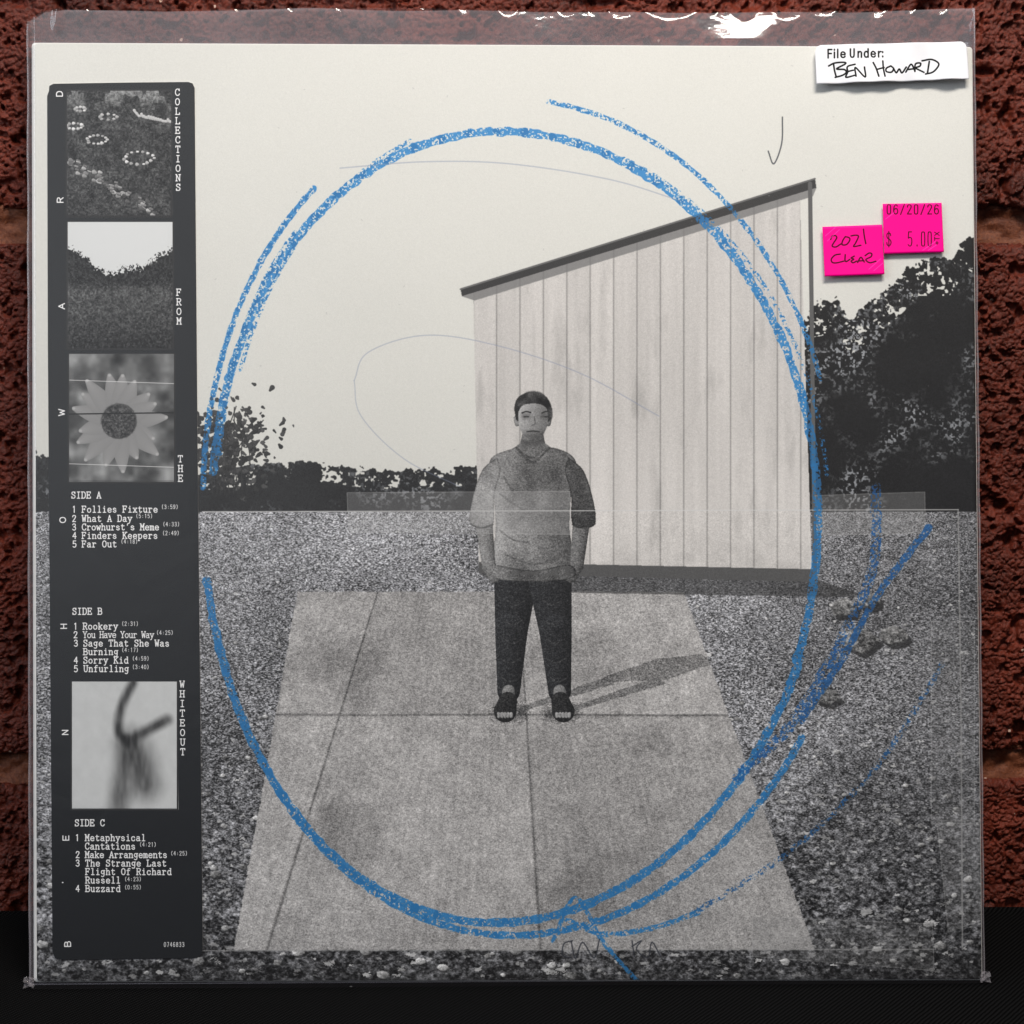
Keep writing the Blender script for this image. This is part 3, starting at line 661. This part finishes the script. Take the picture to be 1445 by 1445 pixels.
def film_mat(name, milk, gloss, rough=.07, tint=(.97, .965, .975)):
    m, n, l, p = new_mat(name); n.remove(p); out = n["Material Output"]
    tr = n.new("ShaderNodeBsdfTransparent"); tr.inputs[0].default_value = (*tint, 1)
    df = n.new("ShaderNodeBsdfDiffuse"); df.inputs[0].default_value = (.80, .74, .80, 1)
    gl = n.new("ShaderNodeBsdfGlossy"); gl.inputs["Roughness"].default_value = rough
    x = n.new("ShaderNodeTexCoord"); z = n.new("ShaderNodeTexNoise"); set_in(z, Scale=55.0, Detail=3.0, Distortion=.6)
    b = n.new("ShaderNodeBump"); set_in(b, Strength=.25, Distance=.0006)
    l.new(x.outputs["Object"], z.inputs["Vector"]); l.new(z.outputs["Fac"], b.inputs["Height"]); l.new(b.outputs["Normal"], gl.inputs["Normal"])
    a = n.new("ShaderNodeMixShader"); a.inputs[0].default_value = milk
    l.new(tr.outputs[0], a.inputs[1]); l.new(df.outputs[0], a.inputs[2])
    fr = n.new("ShaderNodeLayerWeight"); fr.inputs["Blend"].default_value = .5
    pw = n.new("ShaderNodeMath"); pw.operation = 'POWER'; pw.inputs[1].default_value = 4.5; l.new(fr.outputs["Facing"], pw.inputs[0])
    k = n.new("ShaderNodeMath"); k.operation = 'MULTIPLY_ADD'; k.inputs[1].default_value = .8; k.inputs[2].default_value = .045 * gloss; k.use_clamp = True; l.new(pw.outputs[0], k.inputs[0])
    c = n.new("ShaderNodeMixShader"); l.new(k.outputs[0], c.inputs[0]); l.new(a.outputs[0], c.inputs[1]); l.new(gl.outputs[0], c.inputs[2])
    l.new(c.outputs[0], out.inputs["Surface"])
    return m


# ------------------------------------------------------------------ mesh helpers
def link(name, mesh, parent=None):
    o = bpy.data.objects.new(name, mesh); COL.objects.link(o)
    if parent: o.parent = parent
    return o


def mesh_from(name, verts, faces, mats=(), uvs=None, smooth=False, mat_idx=None):
    me = bpy.data.meshes.new(name); me.from_pydata([tuple(v) for v in verts], [], faces)
    for m in mats: me.materials.append(m)
    if uvs is not None:
        ul = me.uv_layers.new(name="UVMap")
        for p in me.polygons:
            for li in p.loop_indices: ul.data[li].uv = uvs[me.loops[li].vertex_index]
    if smooth:
        for p in me.polygons: p.use_smooth = True
    if mat_idx is not None:
        for i, p in enumerate(me.polygons): p.material_index = mat_idx[i]
    me.update()
    return me


def grid_mesh(name, V, mat, uv=None, smooth=True, closed=None):
    """V: (ny, nx, 3) array of points"""
    ny, nx = V.shape[:2]
    idx = np.arange(ny * nx).reshape(ny, nx)
    F = np.stack([idx[:-1, :-1], idx[:-1, 1:], idx[1:, 1:], idx[1:, :-1]], -1).reshape(-1, 4)
    me = bpy.data.meshes.new(name)
    me.vertices.add(ny * nx); me.vertices.foreach_set("co", V.reshape(-1).astype(np.float32))
    me.loops.add(F.size); me.loops.foreach_set("vertex_index", F.ravel().astype(np.int32))
    me.polygons.add(len(F)); me.polygons.foreach_set("loop_start", np.arange(0, F.size, 4, dtype=np.int32))
    me.polygons.foreach_set("use_smooth", np.full(len(F), smooth))
    if uv is not None:
        ul = me.uv_layers.new(name="UVMap"); ul.data.foreach_set("uv", uv.reshape(-1, 2)[F.ravel()].ravel().astype(np.float32))
    me.materials.append(mat); me.update(calc_edges=True); me.validate()
    return me


def tag(o, label=None, cat=None, group=None, kind=None):
    if label: o['label'] = label
    if cat: o['category'] = cat
    if group: o['group'] = group
    if kind: o['kind'] = kind
    return o


def empty(name, loc=(0, 0, 0), rx=0):
    o = bpy.data.objects.new(name, None); COL.objects.link(o); o.location = loc; o.rotation_euler = (rx, 0, 0); o.empty_display_size = .05
    return o


# ------------------------------------------------------------------ the wall: large rough bricks in dark red
wall = tag(empty("brick_wall", (0, WALL_Y, 0)), "rough dark red wall of large bricks with recessed joints behind the record cover", "wall")
M_brick = brick_mat("rough red brick", (.048, .0075, .004), (.19, .030, .014))
M_mortar = brick_mat("red brown mortar", (.10, .026, .012), (.27, .088, .040), 1.0)


LAT = rng.random((512, 1024)).astype(np.float32)


def noise_at(xs, zs, cell, octaves=1, gain=.55, seed=0):
    """value noise on a tensor grid of real positions, in metres"""
    out = 0; amp = 1.0; tot = 0
    for o in range(octaves):
        c = cell / 2 ** o; L = np.roll(np.roll(LAT, 97 * (seed + o), 1), 61 * (seed + o), 0)
        px, pz = (xs + 3) / c, (zs + 3) / c
        x0, z0 = np.floor(px).astype(int), np.floor(pz).astype(int)
        fx, fz = (px - x0), (pz - z0); fx = (fx * fx * (3 - 2 * fx))[None]; fz = (fz * fz * (3 - 2 * fz))[:, None]
        g = lambda a, b: L[(z0 + a) % 512][:, (x0 + b) % 1024]
        out = out + amp * ((g(0, 0) * (1 - fx) + g(0, 1) * fx) * (1 - fz) + (g(1, 0) * (1 - fx) + g(1, 1) * fx) * fz)
        tot += amp; amp *= gain
    return out / tot


JX = rng.random((512, 512)).astype(np.float32); JZ = rng.random((512, 512)).astype(np.float32)


def worley(X, Z, cell):
    """distances to the nearest and second nearest grain"""
    px, pz = (X + 3) / cell, (Z + 3) / cell
    cx, cz_ = np.floor(px).astype(int), np.floor(pz).astype(int)
    f1 = np.full(X.shape, 9.0, np.float32); f2 = f1.copy()
    for dx in (-1, 0, 1):
        for dz in (-1, 0, 1):
            gx, gz = cx + dx, cz_ + dz
            d = np.hypot(px - gx - JX[gx % 512, gz % 512], pz - gz - JZ[gx % 512, gz % 512]).astype(np.float32)
            f2 = np.where(d < f1, f1, np.minimum(f2, d)); f1 = np.minimum(f1, d)
    return f1, f2


def spaced(a, b, fine_spans, fine, coarse):
    """coordinates from a to b, dense inside the spans"""
    out = [a]
    while out[-1] < b - 1e-6:
        x = out[-1]; st = fine if any(u - 1e-9 <= x < v for u, v in fine_spans) else coarse
        nxt = x + st
        for u, v in fine_spans:
            if x < u < nxt: nxt = u
        out.append(min(nxt, b))
    return np.array(out)


def brick_block(x0, x1, z0, z1, xspans, zspans, fine=.00036):
    xs = spaced(x0, x1, xspans, fine, .003); zs = spaced(z0, z1, zspans, fine, .003)
    X, Z = np.meshgrid(xs, zs)
    n_big = noise_at(xs, zs, .03, 2) - .5
    n_lump = noise_at(xs, zs, .0075, 2, .5, 2)
    n_mid = noise_at(xs, zs, .0028, 2, .6, 4); n_b = noise_at(xs, zs, .0012, 2, .6, 7)
    n_c = noise_at(xs, zs, .0026, 2, .6, 9)
    wx, wz = X + .0022 * (n_mid - .5), Z + .0022 * (n_c - .5)
    f1, f2 = worley(wx, wz, .0023); g1_, g2_ = worley(wx + .4, wz * 1.1, .0042)
    crack = np.clip(1 - (f2 - f1) / .22, 0, 1) * np.clip((n_lump - .30) * 3.5, .15, 1) + .7 * np.clip(1 - (g2_ - g1_) / .16, 0, 1)
    h = .0010 * n_big + .0016 * (n_lump - .5) + .0009 * (n_c - .5) + .0008 * (n_b - .5) - .0009 * crack * (.4 + n_mid)
    pit = noise_at(xs, zs, .0030, 2, .65, 12) + .35 * (n_lump - .5)
    h -= .0020 * np.clip((.41 - pit) * 14, 0, 1)
    h -= .0030 * np.clip((.30 - n_lump) * 6, 0, 1)            # a few open pits
    ed = np.minimum(np.minimum(X - x0, x1 - X), np.minimum(Z - z0, z1 - Z)) + .0034 * (n_lump - .5) + .0016 * (n_mid - .5)
    r = .0030
    rnd = np.clip(1 - ed / r, 0, 1.0)
    h -= r * (1 - np.sqrt(np.clip(1 - rnd ** 2, 0, 1)))
    V = np.stack([X, -h, Z], -1)
    # returns of the brick, going back into the wall
    ring_t = V[-1].copy(); ring_t[:, 1] = .03; ring_b = V[0].copy(); ring_b[:, 1] = .03
    V = np.concatenate([ring_b[None], V, ring_t[None]], 0)
    lft = V[:, :1].copy(); lft[..., 1] = .03; rgt = V[:, -1:].copy(); rgt[..., 1] = .03
    V = np.concatenate([lft, V, rgt], 1)
    return link("brick", grid_mesh("brick", V, M_brick), wall)


Z1, Z2, Z3, Z4 = .0468, .058, .2418, .2537
for row, (za, zb) in enumerate(((-.136, Z1), (Z2, Z3), (Z4, .4375), (.449, .62))):
    off = 0 if row != 1 and row != 3 else .2
    for i in range(-2, 2 if off else 3):
        xc = i * .4 + off
        sides = [(-.205, -.138), (.138, .212)]
        if row == 0: brick_block(xc - .1945, xc + .1945, za, zb, sides if i == 0 else [], [(0, .05)] if i == 0 else [])
        elif row == 1: brick_block(xc - .1945, xc + .1945, za, zb, sides if abs(xc) < .3 else [], [(0, .3)] if abs(xc) < .3 else [])
        elif row == 2: brick_block(xc - .1945, xc + .1945, za, zb, [(-.2, .2)] if i == 0 else [], [(.25, .336)] if i == 0 else [])
        else: brick_block(xc - .1945, xc + .1945, za, zb, [], [])
# mortar bed, recessed behind the faces
nx, nz = 1600, 900
xs = np.linspace(-1.0, 1.0, nx); zs = np.linspace(-.136, .62, nz); X, Z = np.meshgrid(xs, zs)
hm = .0014 * (noise(nz, nx, 90, 3) - .5) + .0020 * (noise(nz, nx, 520, 1) - .5)
mid = np.minimum.reduce([np.abs(Z - (Z1 + Z2) / 2), np.abs(Z - (Z3 + Z4) / 2)])
V = np.stack([X, .0050 - hm - .30 * np.clip(mid - .002, 0, .004) + .005 * np.clip((mid - .0072) / .001, 0, 1), Z], -1)
link("mortar", grid_mesh("mortar", V, M_mortar), wall)

# ------------------------------------------------------------------ table top and black cloth
tb = mesh_from("table_top", [(x, y, z) for z in (-.035, -.004) for y in (-.75, WALL_Y + .003) for x in (-.95, .95)],
               [(0, 2, 3, 1), (4, 5, 7, 6), (0, 1, 5, 4), (2, 6, 7, 3), (0, 4, 6, 2), (1, 3, 7, 5)], [flat_mat("brown table", (.12, .07, .04))])
tag(link("table_top", tb), kind="structure")
nx, ny = 420, 320
xs = np.linspace(-.9, .9, nx); ys = np.linspace(-.72, WALL_Y - .0032, ny); X, Y = np.meshgrid(xs, ys)
zc = -.0010 + .0016 * (noise(ny, nx, 7, 3) - .5) * np.clip(np.abs(Y + .0) / .06, .15, 1)
zc += np.clip((Y - (WALL_Y - .007)) / .004, 0, 1) ** 2 * .0012
link_c = link("black_cloth", grid_mesh("black_cloth", np.stack([X, Y, zc], -1), cloth_mat()))
tag(link_c, "plain black woven cloth spread flat under the record cover in front of the wall", "cloth")

# ------------------------------------------------------------------ the record cover
cover = tag(empty("record_cover", (0, 0, .0006), -LEAN), "square record cover with a black and white picture leaning on the wall", "record cover")
M_paper = flat_mat("white card", (.78, .77, .75), .6)
art = print_mat("monochrome picture", paint_cover(), .5, .3, .15)
TH = .0042


def rounded(x0, x1, z0, z1, r, n=4):
    P = []
    for cx, cz, a0 in ((x1 - r, z1 - r, 0), (x0 + r, z1 - r, 90), (x0 + r, z0 + r, 180), (x1 - r, z0 + r, 270)):
        for i in range(n + 1):
            a = math.radians(a0 + 90 * i / n); P.append((cx + r * math.cos(a), cz + r * math.sin(a)))
    return P


def slab(name, P, y_front, y_back, mats, uvf=None, edge=.0003, parent=None):
    """outline P [(x, z)], front towards -y, with a small rounded front edge"""
    c = np.mean(P, 0); n = len(P); P = np.array(P)
    inner = P + (c - P) / np.maximum(np.abs(c - P), 1e-6).max(1, keepdims=True) * edge if edge else P
    rings = [(inner, y_front), (P, y_front + edge * .8), (P, y_back)]
    V = [(x, y, z) for R, y in rings for x, z in R]
    F = [tuple(range(n))[::-1]] if False else [tuple(range(n))]
    idx = [0]
    for k in range(2):
        for i in range(n):
            j = (i + 1) % n; F.append((k * n + i, (k + 1) * n + i, (k + 1) * n + j, k * n + j)); idx.append(min(1, len(mats) - 1) if k else 0)
    F.append(tuple(range(2 * n, 3 * n))[::-1]); idx.append(len(mats) - 1)
    uv = [uvf(v[0], v[2]) for v in V] if uvf else None
    me = mesh_from(name, V, F, mats, uv, mat_idx=idx)
    return link(name, me, parent)


def skewed(P, inset=0.0):
    """outline given on the unit square, laid on the slightly skewed board"""
    H = homog([(0, 1), (1, 1), (1, 0), (0, 0)], CARD_M)
    k = 1 - 2 * inset / SIDE
    return [tuple(float(c) for c in hmap(H, .5 + (x / SIDE) * k, .5 + (z / SIDE - .5) * k)) for x, z in P]


SQ = rounded(-SIDE / 2, SIDE / 2, 0, SIDE, .0012)
o = slab("card_board", skewed(SQ), .0003, TH, [M_paper], None, .0007, cover)
H_UV = homog(CARD_M, [(0, 1), (1, 1), (1, 0), (0, 0)])
o = slab("front_print", [(x + (.0008 if x < 0 else 0), z) for x, z in skewed(SQ, .0004)], -.00005, .00032, [art, M_paper],
         lambda x, z: tuple(float(v) for v in hmap(H_UV, x, z)), .0001, cover)
strip_m = print_mat("title strip print", paint_strip(), .32, .5)
H_STRIP = homog([on_card(*p) for p in STRIP_Q], [(0, 1), (1, 1), (1, 0), (0, 0)])
uv_strip = lambda x, z: tuple(float(v) for v in hmap(H_STRIP, x, z))
outline = [(69, 132), (67.5, 136)]
px_out = [(70, 124), (76, 121), (180, 119.3), (266, 118.5), (272, 120.5), (275, 127), (279, 620), (283, 1000), (286.5, 1342), (284.5, 1350), (277, 1354), (180, 1355.5), (90, 1356.5), (78, 1354), (74.5, 1345), (71, 900), (68, 500), (67, 138), (69.5, 131)]
strip = slab("title_strip", [on_card(*p) for p in px_out][::-1], -.00035, -.00002, [strip_m, M_paper], uv_strip, .00008, cover)
strip['label'] = "black strip of white lettering down the left side"
for lab, q in (("small picture of stone rings in dark grass", (95, 131, 242.5, 307.5)), ("small picture of a field between dark bushes", (96, 316, 244.5, 493)), ("small picture of a pale daisy", (98, 502, 246.5, 681)), ("small picture of a blurred grey shape on white", (102, 964, 250.5, 1143))):
    x0, y0, x1, y1 = q
    ph = slab("small_photo", [on_card(*p) for p in ((x0, y1), (x1, y1), (x1, y0), (x0, y0))], -.00045, -.0003, [strip_m], uv_strip, 0, strip)
    ph['label'] = lab
# ------------------------------------------------------------------ the clear plastic sleeve around it
sleeve = tag(empty("plastic_sleeve", (0, 0, .0006), -LEAN), "clear plastic outer sleeve with wavy open top and one white and two pink stickers", "plastic sleeve")
M_film = film_mat("clear film", .009, 1.0, .11)
M_back = film_mat("clear film back", .16, 1.0)
M_seam = film_mat("welded film edge", .14, 1.6, .15)
XL, XR = -.1605, .1586
top_x = [on_card(p, 60)[0] for p in (38, 60, 90, 140, 230, 330, 440, 560, 700, 850, 1000, 1200, 1300, 1360, 1378)]
top_z = [.3215, .3248, .3258, .3256, .3250, .3257, .3262, .3256, .3254, .3250, .3250, .3252, .3258, .3264, .3262]
scal = [(120, 150), (330, 352), (405, 425), (470, 500), (585, 612), (640, 668), (700, 732), (785, 812), (828, 845), (855, 898), (905, 985), (996, 1014), (1030, 1072), (1086, 1136), (1137, 1186), (1204, 1256), (1272, 1294), (1310, 1340)]


def shear(x, z):
    """the bag is a touch wider to the right at its foot"""
    t = (x - XL) / (XR - XL); f = 1 - z / .325
    return x + f * ((1 - t) * .0014 + t * .0010)


nx = 1300
xs = np.linspace(XL, XR, nx)
zr = np.concatenate([np.linspace(-.0005, .312, 260), np.linspace(.3124, 1, 2)[:1]])
tz = np.interp(xs, top_x, top_z) + .00025 * (noise(2, nx, 60, 2)[0] - .5)
cz = tz.copy(); kk = np.zeros(nx)
for a, b in scal:
    xa, xb = on_card(a, 40)[0], on_card(b, 40)[0]; c = (xa + xb) / 2; hw = (xb - xa) / 2
    dpt = min(.0034, .0014 + hw * (.30 if a < 800 else .42))
    s = np.clip(1 - ((xs - c) / hw) ** 2, 0, 1); cz -= dpt * s; kk = np.maximum(kk, np.sqrt(s))
U = np.linspace(0, 1, 90)
Zlip = .3128 + (tz[None] - .3128) * U[:, None]
Zlow = np.repeat(np.linspace(-.0006, .3124, 300)[:, None], nx, 1)
ZZ = np.concatenate([Zlow, Zlip], 0); XX = np.repeat(xs[None], ZZ.shape[0], 0)
nz = ZZ.shape[0]
base = -.0011 - .00036 * (noise(nz, nx, 6, 2) - .5) * 2
edge_x = np.minimum(XX - XL, XR - XX)
base = base * np.clip(edge_x / .0022, 0, 1) ** .6 + .002 * (1 - np.clip(edge_x / .0030, 0, 1) ** .7)
lipn = np.clip((ZZ - .316) / .010, 0, 1)
lean = .00030 * lipn * (noise(nz, nx, 60, 3, .5) - .5) + .0006 * lipn * np.sin(XX * 95 + 1.0) + .0009 * lipn * np.sin(XX * 41)
big = np.where(XX > .02, 1.0, .35)
glow = np.clip((ZZ - .3165) / .0075, 0, 1) ** 2
fold = .00042 * glow * np.exp(-((XX - on_card(1230, 40)[0]) / .010) ** 2) + .0005 * glow * np.exp(-((XX - on_card(1120, 40)[0]) / .014) ** 2) + .0018 * lipn * np.exp(-((XX - on_card(1060, 40)[0]) / .012) ** 2)
curl = np.clip(ZZ - cz[None], 0, 1) ** 2 * 75 * (cz[None] < tz[None] - 1e-6)
left_fold = -.0011 * np.exp(-((XX - on_card(80, 40)[0] - .14 * (ZZ - .32)) / .0014) ** 2) * lipn
V = np.stack([shear(XX, ZZ), base + lean + curl * 1.0 + fold + left_fold, ZZ], -1)
front = link("front_film", grid_mesh("front_film", V, M_film), sleeve)
# back film, a little taller on the right
nxb = 500; xb_ = np.linspace(XL, XR, nxb); tb_ = np.interp(xb_, top_x, np.array(top_z) + .0007)
ZB = np.concatenate([np.repeat(np.linspace(-.0006, .312, 60)[:, None], nxb, 1), .3128 + (tb_[None] - .3128) * np.linspace(0, 1, 30)[:, None]], 0)
XB = np.repeat(xb_[None], ZB.shape[0], 0)
ex = np.minimum(XB - XL, XR - XB)
YB = (TH + .0008) * np.clip(ex / .003, 0, 1) ** .6 + .002 * (1 - np.clip(ex / .003, 0, 1) ** .6)
lb = np.clip((ZB - .316) / .010, 0, 1)
YB = YB * (1 - .55 * lb) + lb * (.0006 * np.sin(XB * 120) + .0005 * (noise(ZB.shape[0], nxb, 25, 2) - .5))
link("back_film", grid_mesh("back_film", np.stack([shear(XB, ZB), YB, ZB], -1), M_back), sleeve)


def seam(name, pts, r):
    n = 6; V, F = [], []
    for i, (x, y, z) in enumerate(pts):
        rr = r * random.uniform(.85, 1.2)
        a = pts[min(i + 1, len(pts) - 1)]; b = pts[max(i - 1, 0)]
        vert = abs(a[2] - b[2]) > abs(a[0] - b[0])
        for k in range(n):
            c, s_ = math.cos(k * 6.283 / n), math.sin(k * 6.283 / n)
            V.append((x + rr * c, y + rr * s_, z) if vert else (x, y + rr * c, z + rr * s_))
        if i:
            for k in range(n): F.append(((i - 1) * n + k, (i - 1) * n + (k + 1) % n, i * n + (k + 1) % n, i * n + k))
    return link(name, mesh_from(name, V, F, [M_seam], smooth=True), sleeve)


seam("side_seam", [(shear(XL, i * .3215 / 80) + .0001 * math.sin(i * .7), .0019, i * .3215 / 80) for i in range(81)], .00032)
seam("side_seam", [(shear(XR, i * .3262 / 80) + .0001 * math.sin(i * .9), .0019, i * .3262 / 80) for i in range(81)], .00030)
seam("bottom_seam", [(shear(XL + i * (XR - XL) / 80, 0), .0019, .0003) for i in range(81)], .00022)
for cx, sx in ((XL + .0010, 1), (XR + .0014, -1)):     # crumpled welded corners
    V = []; F = []
    for i in range(7):
        for j in range(7):
            u, v = i / 6, j / 6
            V.append((cx + sx * (u - .35) * .0034, -.0012 + .0018 * abs(math.sin(3.3 * u + 4.7 * v)) + random.uniform(-.0003, .0003), -.0004 + v * .0040 * (1 - .45 * abs(u - .4))))
    for i in range(6):
        for j in range(6): a = i * 7 + j; F.append((a, a + 1, a + 8, a + 7))
    link("corner_crumple", mesh_from("corner_crumple", V, F, [M_seam], smooth=False), sleeve)

# stickers on the front film
LA, LB, LC = paint_labels()


def sticker(name, quad, cv, label, y0, wave, rough, corner=0.0, nx=60, ny=24):
    m = print_mat(name, cv, rough, .12)
    P = [on_card(*q) for q in quad]
    u = np.linspace(0, 1, nx); v = np.linspace(0, 1, ny)
    Ug, Vg = np.meshgrid(u, v)
    H = homog([(0, 1), (1, 1), (1, 0), (0, 0)], P)
    Xg, Zg = hmap(H, Ug, Vg)
    if corner:      # rounded top corners: pull the points in the corner onto the arc
        wx = abs(P[1][0] - P[0][0]); hz = abs(P[0][1] - P[3][1])
        top_in = np.clip((corner - np.minimum(Ug, 1 - Ug) * wx) / corner, 0, 1)
        lim = 1 - corner / hz * (1 - np.sqrt(1 - top_in ** 2))
        Xg, Zg = hmap(H, Ug, Vg * lim)
        UV = np.stack([Ug, Vg * lim], -1)
    else: UV = np.stack([Ug, Vg], -1)
    Yg = y0 + wave(Ug, Vg)
    front = np.stack([Xg, Yg, Zg], -1)
    F = front.copy(); back = front.copy(); back[..., 1] += .00012
    allV = np.concatenate([back[:1], F, back[-1:]], 0)
    aU = np.concatenate([UV[:1], UV, UV[-1:]], 0)
    l_ = allV[:, :1].copy(); l_[..., 1] = np.concatenate([back[:1, :1], back[:, :1], back[-1:, :1]], 0)[..., 1]
    r_ = allV[:, -1:].copy(); r_[..., 1] = np.concatenate([back[:1, -1:], back[:, -1:], back[-1:, -1:]], 0)[..., 1]
    allV = np.concatenate([l_, allV, r_], 1); aU = np.concatenate([aU[:, :1], aU, aU[:, -1:]], 1)
    o = link(name, grid_mesh(name, allV, m, aU), sleeve); o['label'] = label
    return o


sticker("filing_label", LABEL_Q, LA, "white sticker with handwritten name under File Under", -.0026,
        lambda u, v: -.0012 * (1 - v) ** 2 * (.5 + .5 * np.cos(u * 12 + 2)) + .00025 * np.sin(u * 17) * v - .0004 * np.sin(u * 31 + v * 3) * (1 - v), .5, .0024, 120, 30)
sticker("note_sticker", NOTE_Q, LB, "bright pink sticker with handwriting", -.0020, lambda u, v: -.0003 * (1 - v) ** 2 + .0001 * np.sin(u * 5), .55)
sticker("price_sticker", PRICE_Q, LC, "bright pink sticker with printed date and price", -.0017, lambda u, v: -.0002 * (1 - v) ** 2 + 0 * u, .55)
